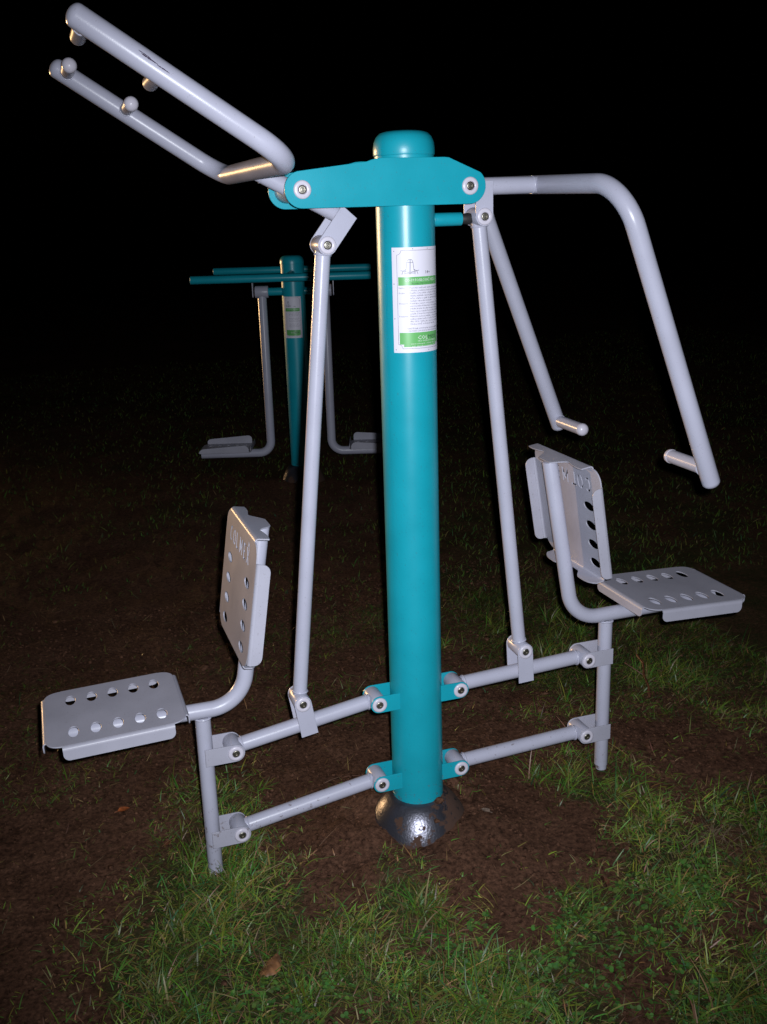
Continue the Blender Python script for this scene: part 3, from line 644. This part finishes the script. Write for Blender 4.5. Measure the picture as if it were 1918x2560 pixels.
def height(x, y):
    x = np.asarray(x, float); y = np.asarray(y, float); r = np.hypot(x, y)
    z = -.085 + .030 * fbm(x, y, .9, 3) + .011 * fbm(x, y, 6, 3) + .0055 * fbm(x, y, 30, 2) + .0032 * vnoise(x, y, 90)
    z = z + .012 * np.clip(y - 0.5, 0, 6)
    rb = np.hypot(x - .5985, y - 3.769); z = z + .028 * np.exp(-(rb / .22) ** 2)
    # packed earth heaped against the skirt, with a dry crack on its right side
    th = np.arctan2(y, x)
    k = np.exp(-((r - .12) / .16) ** 2); lump = .5 + 1.1 * fbm(x, y, 14, 3)
    z = z * (1 - .85 * k) + (-.026 + .034 * lump - .040 * np.exp(-((th + 1.9) / .85) ** 2) * np.exp(-((r - .13) / .09) ** 2)) * .85 * k
    fr = np.exp(-((th + 1.9) / .55) ** 2) * np.exp(-((r - .15) / .06) ** 2); z = z - .004 * fr
    cr = np.exp(-((r - .163 - .006 * vnoise(x, y, 30)) / .011) ** 2) * np.clip((th + .10) / .25, 0, 1) * np.clip((1.25 - th) / .35, 0, 1)
    z = z - .055 * cr
    z = np.where((r < .095), -.11, z)
    return z
n = 620
u = np.linspace(-1, 1, n); sx = np.sinh(u * 6.4) / np.sinh(6.4) * 140 + u * 1.15
GX, GY = np.meshgrid(sx + 0.0, sx - 0.10, indexing='ij')
ZZ = height(GX, GY)
V = np.stack([GX, GY, ZZ], -1).reshape(-1, 3)
ii = np.arange(n * n).reshape(n, n)
Fq = np.stack([ii[:-1, :-1], ii[1:, :-1], ii[1:, 1:], ii[:-1, 1:]], -1).reshape(-1, 4)
def fast_mesh(name, V, F):
    me = bpy.data.meshes.new(name); k = F.shape[1]
    me.vertices.add(len(V)); me.vertices.foreach_set('co', V.astype(np.float32).ravel())
    me.loops.add(F.size); me.loops.foreach_set('vertex_index', F.astype(np.int32).ravel())
    me.polygons.add(len(F)); me.polygons.foreach_set('loop_start', np.arange(0, F.size, k, dtype=np.int32))
    me.update(calc_edges=True); me.validate(); return me
me = fast_mesh('ground', V, Fq); me.polygons.foreach_set('use_smooth', [True] * len(me.polygons))
mt, nt, b = mat('wet_soil'); N = nt.nodes; L = nt.links
g = N.new('ShaderNodeNewGeometry')
def noise(sc, det=6, ro=.6):
    q = N.new('ShaderNodeTexNoise'); q.inputs['Scale'].default_value = sc; q.inputs['Detail'].default_value = det; q.inputs['Roughness'].default_value = ro
    L.new(g.outputs['Position'], q.inputs['Vector']); return q
a1 = noise(7, 8, .7); a2 = noise(75, 6, .7); a3 = noise(1.6, 4)
r1 = N.new('ShaderNodeValToRGB'); r1.color_ramp.elements[0].color = (.072, .034, .021, 1); r1.color_ramp.elements[0].position = .32
r1.color_ramp.elements[1].color = (.122, .062, .040, 1); r1.color_ramp.elements[1].position = .68
L.new(a1.outputs[0], r1.inputs[0])
r2 = N.new('ShaderNodeValToRGB'); r2.color_ramp.elements[0].color = (.30, .28, .27, 1); r2.color_ramp.elements[0].position = .34
r2.color_ramp.elements[1].color = (1.55, 1.5, 1.45, 1); r2.color_ramp.elements[1].position = .66
L.new(a2.outputs[0], r2.inputs[0])
mu = N.new('ShaderNodeMix'); mu.data_type = 'RGBA'; mu.blend_type = 'MULTIPLY'; mu.inputs[0].default_value = 1
L.new(r1.outputs[0], mu.inputs[6]); L.new(r2.outputs[0], mu.inputs[7])
# thin moss and seedlings, colour darkened to deepen the gaps between blades
at = N.new('ShaderNodeAttribute'); at.attribute_name = 'moss'
a5 = noise(38, 7, .75); mm = N.new('ShaderNodeMath'); mm.operation = 'MULTIPLY'; L.new(a5.outputs[0], mm.inputs[0]); L.new(at.outputs['Fac'], mm.inputs[1])
mr = N.new('ShaderNodeMapRange'); mr.inputs[1].default_value = .16; mr.inputs[2].default_value = .36; L.new(mm.outputs[0], mr.inputs[0])
mg = N.new('ShaderNodeMix'); mg.data_type = 'RGBA'; mg.inputs[7].default_value = (.032, .036, .012, 1)
L.new(mr.outputs[0], mg.inputs[0]); L.new(mu.outputs[2], mg.inputs[6])
L.new(mg.outputs[2], b.inputs['Base Color']); b.inputs['Roughness'].default_value = .75; b.inputs['Specular IOR Level'].default_value = .1
bu = N.new('ShaderNodeBump'); bu.inputs['Strength'].default_value = 1.0; bu.inputs['Distance'].default_value = .0045
a4 = noise(120, 8, .75); L.new(a4.outputs[0], bu.inputs['Height']); L.new(bu.outputs[0], b.inputs['Normal'])
me.materials.append(mt); SOIL = mt
dn = density(GX, GY) + .25 * fbm(GX, GY, 5, 3).ravel()
at_ = me.attributes.new('moss', 'FLOAT', 'POINT'); at_.data.foreach_set('value', np.clip(dn, 0, 1).astype(np.float32))
gr = link('ground', me, None, (0, 0, 0)); gr['kind'] = 'structure'

# ------------------------------------------------------------------ grass, straw, clover, crumbs
def leaf_mat(name, rough, trans):
    mt, nt, b = mat(name); N = nt.nodes; L = nt.links
    a = N.new('ShaderNodeAttribute'); a.attribute_name = 'tint'; L.new(a.outputs['Color'], b.inputs['Base Color'])
    b.inputs['Roughness'].default_value = rough; b.inputs['Specular IOR Level'].default_value = .28
    tr = N.new('ShaderNodeBsdfTranslucent'); L.new(a.outputs['Color'], tr.inputs['Color']); ms = N.new('ShaderNodeMixShader'); ms.inputs[0].default_value = trans
    L.new(b.outputs[0], ms.inputs[1]); L.new(tr.outputs[0], ms.inputs[2]); L.new(ms.outputs[0], N['Material Output'].inputs[0]); return mt
FARG = leaf_mat('distant_grass_blade', .8, .25); GRASS = leaf_mat('grass_blade', .40, .15); STRAW = leaf_mat('dry_grass', .5, .2); CLOVER = leaf_mat('clover_leaf', .5, .25)
def blades(name, x, y, h, wd, lean, az, curl, tint, mt, z0=0.0, kind='stuff'):
    n = len(x); seg = 4; t = np.linspace(0, 1, seg + 1)[None, :]
    z = height(x, y) - .003 + z0
    lean = lean[:, None]; curl = curl[:, None]; hh = h[:, None]
    ang = lean + curl * t                                   # angle from vertical along the blade
    ds = hh / seg; sxy = np.concatenate([np.zeros((n, 1)), np.cumsum(np.sin((ang[:, 1:] + ang[:, :-1]) / 2) * ds, 1)], 1)
    sz = np.concatenate([np.zeros((n, 1)), np.cumsum(np.cos((ang[:, 1:] + ang[:, :-1]) / 2) * ds, 1)], 1)
    ca = np.cos(az)[:, None]; sa = np.sin(az)[:, None]
    px = x[:, None] + sxy * ca; py = y[:, None] + sxy * sa
    g_ = height(px.ravel(), py.ravel()).reshape(px.shape) + .0025
    pz = np.maximum(z[:, None] + sz, np.where(t > 0, g_, -9))
    tw = az[:, None] + PI / 2 + rng.uniform(-.9, .9, (n, 1)) + t * rng.uniform(-.8, .8, (n, 1))
    ww = wd[:, None] * (1 - t ** 2.2) * .5 * (.75 + .25 * np.minimum(1, t * 6))
    ox = np.cos(tw) * ww; oy = np.sin(tw) * ww
    A = np.stack([px - ox, py - oy, pz], -1)[:, :seg]; B = np.stack([px + ox, py + oy, pz + ww * .35], -1)[:, :seg]
    T = np.stack([px[:, -1], py[:, -1], pz[:, -1]], -1)[:, None]
    V = np.concatenate([A, B, T], 1); k = 2 * seg + 1; base = (np.arange(n) * k)[:, None]
    tri = []
    for i in range(seg - 1): tri += [(i, seg + i, seg + i + 1), (i, seg + i + 1, i + 1)]
    tri.append((seg - 1, 2 * seg - 1, 2 * seg))
    F = (base[:, :, None] + np.array(tri)[None]).reshape(-1, 3)
    me = fast_mesh(name, V.reshape(-1, 3), F); me.polygons.foreach_set('use_smooth', [True] * len(me.polygons))
    ca_ = me.color_attributes.new('tint', 'FLOAT_COLOR', 'POINT')
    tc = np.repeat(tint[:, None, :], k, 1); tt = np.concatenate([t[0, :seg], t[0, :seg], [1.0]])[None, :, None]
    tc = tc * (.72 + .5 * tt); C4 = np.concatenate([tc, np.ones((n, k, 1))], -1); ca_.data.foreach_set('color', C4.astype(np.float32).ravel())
    me.materials.append(mt); o = link(name, me, None, (0, 0, 0)); o['kind'] = kind; return o
def scatter(n, x0, x1, y0, y1, gain=1.0, power=1.0):
    x = rng.uniform(x0, x1, n); y = rng.uniform(y0, y1, n)
    d = density(x, y); d = d + .7 * (d > .04) * fbm(x, y, 7, 3) * (.25 + d) + .25 * (d > .02) * vnoise(x, y, 26)
    keep = rng.random(n) < np.clip(d * gain, 0, 1) ** power; r = np.hypot(x, y); keep &= r > .16
    ux = x - CX.x; uy = y - CX.y; f = ux * FH.x + uy * FH.y; s_ = ux * RH.x + uy * RH.y
    keep &= (f > 1.2) & (np.abs(s_) < .47 * f + .5)
    return x[keep], y[keep], d[keep], f[keep]
def tints(n, dry):
    g_ = np.stack([rng.uniform(.06, .17, n), rng.uniform(.115, .225, n), rng.uniform(.018, .042, n)], -1)
    b_ = rng.random(n) < .12; g_[b_] = g_[b_] * np.array([.55, .8, 1.5])
    s_ = np.stack([rng.uniform(.20, .36, n), rng.uniform(.15, .26, n), rng.uniform(.06, .12, n)], -1)
    q = rng.random(n) < dry; g_[q] = s_[q] * rng.uniform(.45, 1, (q.sum(), 1)); return g_ * rng.uniform(.6, 1.25, (n, 1))
# near lawn: short and flattened blades
x, y, d, f = scatter(215000, -1.7, 1.6, -1.3, 1.6, 1.15)
n = len(x); print('near blades', n)
blades('lawn_grass', x, y, rng.gamma(4, .0108, n) * (.5 + .6 * np.clip(d, 0, 1)), rng.uniform(.0016, .0042, n), rng.uniform(.5, 1.5, n), rng.uniform(0, 2 * PI, n), rng.uniform(.1, 1.1, n), tints(n, .26) * (.55 + 1.1 * np.clip(.5 + fbm(x, y, 9, 3), 0, 1))[:, None] * np.clip(1.05 - .45 * y, .5, 1.1)[:, None], GRASS)  # tint darkens with distance, dimming the far side through its colour
# long blades in tufts
def tufts(nt_, per, x0, x1, y0, y1, hmin, hmax, name, dry, thr=.35, extra=()):
    x, y, d, f = scatter(nt_, x0, x1, y0, y1, 1.0, 1.6); ok = d > thr; x = x[ok]; y = y[ok]
    X = []; 
    for (a, b) in list(zip(x, y)) + list(extra):
        k = rng.integers(per // 2, per); X.append(np.stack([a + rng.normal(0, .012, k), b + rng.normal(0, .012, k), np.full(k, rng.uniform(hmin, hmax))], -1))
    X = np.concatenate(X); n = len(X)
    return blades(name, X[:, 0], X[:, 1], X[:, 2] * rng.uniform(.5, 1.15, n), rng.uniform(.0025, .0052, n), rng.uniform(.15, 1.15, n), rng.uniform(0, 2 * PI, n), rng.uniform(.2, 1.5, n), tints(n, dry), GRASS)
ext = [(.42, .10), (.45, .07), (.50, .05), (.47, .00), (.40, .09), (.53, .09), (-.52, .12), (-.50, .22), (-.47, .17), (-.60, -.03), (-.64, .02), (-.55, -.07), (-.12, -.36), (-.10, -.40), (-.14, -.33), (-.18,-.42), (-.08, -.44)]
tufts(1500, 18, -1.2, 1.3, -1.1, 1.2, .06, .13, 'tall_grass', .10, .42, ext * 2)
# far lawn
x, y, d, f = scatter(430000, -2.5, 7.5, 1.4, 9.5, 1.1)
kp = rng.random(len(x)) < np.clip(3.2 / f, .25, 1) ** 1.5; x, y, d, f = x[kp], y[kp], d[kp], f[kp]; n = len(x); print('far blades', n)
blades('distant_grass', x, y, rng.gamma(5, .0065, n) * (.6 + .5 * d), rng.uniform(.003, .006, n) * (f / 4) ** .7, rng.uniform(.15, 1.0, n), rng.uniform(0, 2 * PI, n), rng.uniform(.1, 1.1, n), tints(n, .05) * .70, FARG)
# dry straw lying about
n = 3200; x = rng.uniform(-1.5, 1.6, n); y = rng.uniform(-1.1, 2.2, n); kp = (np.hypot(x, y) > .17) & (rng.random(n) < .35 + .65 * density(x, y)); x, y = x[kp], y[kp]; n = len(x)
st = np.stack([rng.uniform(.22, .42, n), rng.uniform(.17, .30, n), rng.uniform(.08, .15, n)], -1) * rng.uniform(.4, 1.1, (n, 1))
blades('dry_straw', x, y, rng.uniform(.02, .085, n), rng.uniform(.0012, .0026, n), rng.uniform(1.1, 1.6, n), rng.uniform(0, 2 * PI, n), rng.uniform(-.4, .5, n), st, STRAW)
xs_ = rng.normal(.72, .07, 150); ys_ = rng.normal(-.36, .035, 150)
blades('matted_straw', xs_, ys_, rng.uniform(.03, .09, 150), rng.uniform(.0015, .003, 150), rng.uniform(.9, 1.5, 150), rng.uniform(0, 2 * PI, 150), rng.uniform(-.3, .9, 150), np.tile(np.array([[.26, .19, .12]]), (150, 1)) * rng.uniform(.5, 1.1, (150, 1)), STRAW)
ex = np.array([(.045, -.41), (.05, -.405), (.04, -.42), (.055, -.415), (.06, -.40), (.03, -.43), (-.02, -.45), (.02, -.46)] * 3); n = len(ex)
blades('yellow_grass', ex[:, 0] + rng.normal(0, .008, n), ex[:, 1] + rng.normal(0, .008, n), rng.uniform(.06, .11, n), rng.uniform(.002, .0035, n), rng.uniform(.4, 1.0, n), rng.uniform(1.8, 4.2, n), rng.uniform(.6, 1.4, n), np.tile(np.array([[.42, .33, .10]]), (n, 1)) * rng.uniform(.6, 1.1, (n, 1)), STRAW)
# clover: three small round leaflets on a stem
def clover():
    x, y, d, f = scatter(6500, -.75, .75, -1.2, -.42, .9); kp = (vnoise(x, y, 5) + .12 * rng.normal(size=len(x)) > -.02); x, y = x[kp], y[kp]; n = len(x)
    x = np.repeat(x, 3); y = np.repeat(y, 3); a0 = np.repeat(rng.uniform(0, 2 * PI, n), 3) + np.tile([0, 2.1, 4.2], n); r = np.repeat(rng.uniform(.0026, .0056, n), 3)
    hz_ = np.repeat(rng.uniform(.002, .018, n), 3); z = height(x, y) + hz_; cx_ = x + np.cos(a0) * r * 1.02; cy_ = y + np.sin(a0) * r * 1.02
    k = 8; t = np.arange(k) * 2 * PI / k; m_ = len(x); tilt = rng.uniform(-.5, .5, (m_, 2))
    ox = r[:, None] * np.cos(t); oy = r[:, None] * np.sin(t)
    P_ = np.stack([cx_[:, None] + ox, cy_[:, None] + oy, z[:, None] + ox * tilt[:, :1] + oy * tilt[:, 1:] + r[:, None] * .15], -1)
    c_ = np.stack([cx_, cy_, z], -1)[:, None]; V = np.concatenate([c_, P_], 1); base = (np.arange(m_) * (k + 1))[:, None, None]
    tri = np.array([(0, 1 + i, 1 + (i + 1) % k) for i in range(k)])[None]; F = (base + tri).reshape(-1, 3)
    me = fast_mesh('clover', V.reshape(-1, 3), F); ca_ = me.color_attributes.new('tint', 'FLOAT_COLOR', 'POINT')
    tc = np.stack([rng.uniform(.07, .13, m_), rng.uniform(.15, .25, m_), rng.uniform(.03, .06, m_)], -1) * rng.uniform(.6, 1.15, (m_, 1))
    C4 = np.concatenate([np.repeat(tc[:, None], k + 1, 1), np.ones((m_, k + 1, 1))], -1); ca_.data.foreach_set('color', C4.astype(np.float32).ravel())
    me.materials.append(CLOVER); o = link('clover', me, None, (0, 0, 0)); o['kind'] = 'stuff'
clover()
def crumbs():
    bm = bmesh.new(); bmesh.ops.create_icosphere(bm, subdivisions=1, radius=1); bv = np.array([v.co[:] for v in bm.verts]); bf = np.array([[v.index for v in f_.verts] for f_ in bm.faces]); bm.free()
    n = 26000; x = rng.uniform(-1.4, 1.5, n); y = rng.uniform(-1.2, 2.0, n); kp = np.hypot(x, y) > .125; x, y = x[kp], y[kp]; n = len(x)
    s_ = rng.gamma(2, .0011, n) + .0009; nv = len(bv)
    V = bv[None] * (1 + .35 * rng.normal(size=(n, nv, 1)).clip(-1, 1)) * s_[:, None, None] * rng.uniform(.6, 1.3, (n, 1, 3)); V[:, :, 2] *= .7
    V += np.stack([x, y, height(x, y) + s_ * .2], -1)[:, None]; F = (bf[None] + (np.arange(n) * nv)[:, None, None]).reshape(-1, 3)
    me = fast_mesh('soil_crumbs', V.reshape(-1, 3), F); me.materials.append(SOIL); o = link('soil_crumbs', me, None, (0, 0, 0)); o['kind'] = 'stuff'
crumbs()

# ------------------------------------------------------------------ fallen leaves, clods, twig
def leafcol(name, col):
    mt, nt, b = mat(name); N = nt.nodes; L = nt.links; tc = N.new('ShaderNodeTexCoord')
    q = N.new('ShaderNodeTexNoise'); q.inputs['Scale'].default_value = 45; q.inputs['Detail'].default_value = 6; L.new(tc.outputs['Object'], q.inputs['Vector'])
    r = N.new('ShaderNodeValToRGB'); r.color_ramp.elements[0].position = .35; r.color_ramp.elements[1].position = .65
    r.color_ramp.elements[0].color = (*[c_ * .35 for c_ in col], 1); r.color_ramp.elements[1].color = (*col, 1); L.new(q.outputs[0], r.inputs[0]); L.new(r.outputs[0], b.inputs['Base Color']); b.inputs['Roughness'].default_value = .5; return mt
def fallen_leaf(px, py, ln, wd, rot, curl, mt, label, lift=.012, tilt=0):
    n, k = 16, 9; V = []; Fc = []; rr = random.Random(int(px * 1000) & 255)
    z0 = float(height(px, py)) + lift
    for i in range(n + 1):
        t_ = i / n; w_ = wd * math.sin(PI * min(1, t_ * .96 + .03)) ** .55 * (1 + (.12 if i % 3 == 0 else 0)) * (1.15 - .5 * t_)
        for j in range(k):
            v = (j / (k - 1) * 2 - 1); a_ = v * w_ / 2; b_ = (t_ - .5) * ln
            z = curl * (v * v * w_ * .9 + (t_ - .5) ** 2 * ln * .5) + .0012 * math.sin(t_ * 40 + abs(v) * 6) + tilt * a_
            V.append((px + b_ * math.cos(rot) - a_ * math.sin(rot), py + b_ * math.sin(rot) + a_ * math.cos(rot), z0 + z + rr.uniform(-.0006, .0006)))
    for i in range(n):
        for j in range(k - 1): Fc.append((i * k + j, i * k + j + 1, (i + 1) * k + j + 1, (i + 1) * k + j))
    mb = MB().add(V, Fc); o = mb.build('fallen_leaf', mt, None, 80); o['label'] = label; o['category'] = 'leaf'; o['group'] = 'fallen leaves on the ground'
    mb = MB(); c0 = Vector((px - ln / 2 * math.cos(rot), py - ln / 2 * math.sin(rot), z0 + curl * ln * .12)); tube(mb, [c0, c0 + Vector((-math.cos(rot), -math.sin(rot), .1)) * ln * .35], .0009, n=6); mb.build('leaf_stalk', mt, o)
    return o
LB = leafcol('brown_leaf', (.30, .135, .055)); LO = leafcol('orange_leaf', (.42, .11, .03)); LD = leafcol('dark_leaf', (.16, .06, .03)); LG = leafcol('tan_leaf', (.24, .17, .13))
fallen_leaf(-.524, -.418, .075, .062, .9, -.35, LB, 'large curled brown leaf lying in the grass at the bottom, left of centre', .032, -.5)
fallen_leaf(-.781, .388, .034, .026, .2, .2, LO, 'small bright orange leaf on bare soil left of the left seat column', .006)
fallen_leaf(-.680, .178, .026, .020, 1.1, .2, LD, 'small dark reddish leaf on the soil just left of the left seat column', .006)
q = (.16, -.07)
fallen_leaf(.170, .010 - .09, .026, .020, 2.2, .2, LG, 'pale crumpled leaf scrap on bare soil right of the post base', .004)
fallen_leaf(.345, -.43, .032, .022, 1.3, .5, LD, 'dark curled leaf standing in the grass at the lower right', .02, .5)
mb = MB(); p0 = [(1.02, .42), (1.05, .47), (1.075, .54), (1.11, .60), (1.12, .66)]
mb = MB(); tube(mb, [(a_, b_, float(height(a_, b_)) + .012 + .01 * i) for i, (a_, b_) in enumerate(p0)], .0045, n=8); tube(mb, [(1.075, .54, float(height(1.075, .54)) + .03), (1.03, .60, float(height(1.03, .60)) + .06)], .0025, n=8)
o = mb.build('twig', LD, None); o['label'] = 'dark bare twig lying in the grass beyond the right seat'; o['category'] = 'twig'
cl = MB()
def clod(px, py, s_, label_):
    bm = bmesh.new(); bmesh.ops.create_icosphere(bm, subdivisions=2, radius=s_)
    for v in bm.verts: v.co *= 1 + random.uniform(-.22, .22); v.co.z *= .7
    sz_ = float(height(px, py)); r_ = math.hypot(px, py)
    mb = MB().add([(v.co.x + px, v.co.y + py, v.co.z + label_[1]) for v in bm.verts], [[v.index for v in f_.verts] for f_ in bm.faces]); bm.free()
    o = mb.build('soil_clod', SOIL, None, 60); o['label'] = label_[0]; o['category'] = 'clod'; o['group'] = 'clods of soil at the post foot'
clod(.030, -.084, .013, ('small clod of brown soil stuck against the foot of the teal post', .042))
clod(.010, -.118, .008, ('tiny lump of soil on the shiny steel skirt, just above the bright reflection', .003))
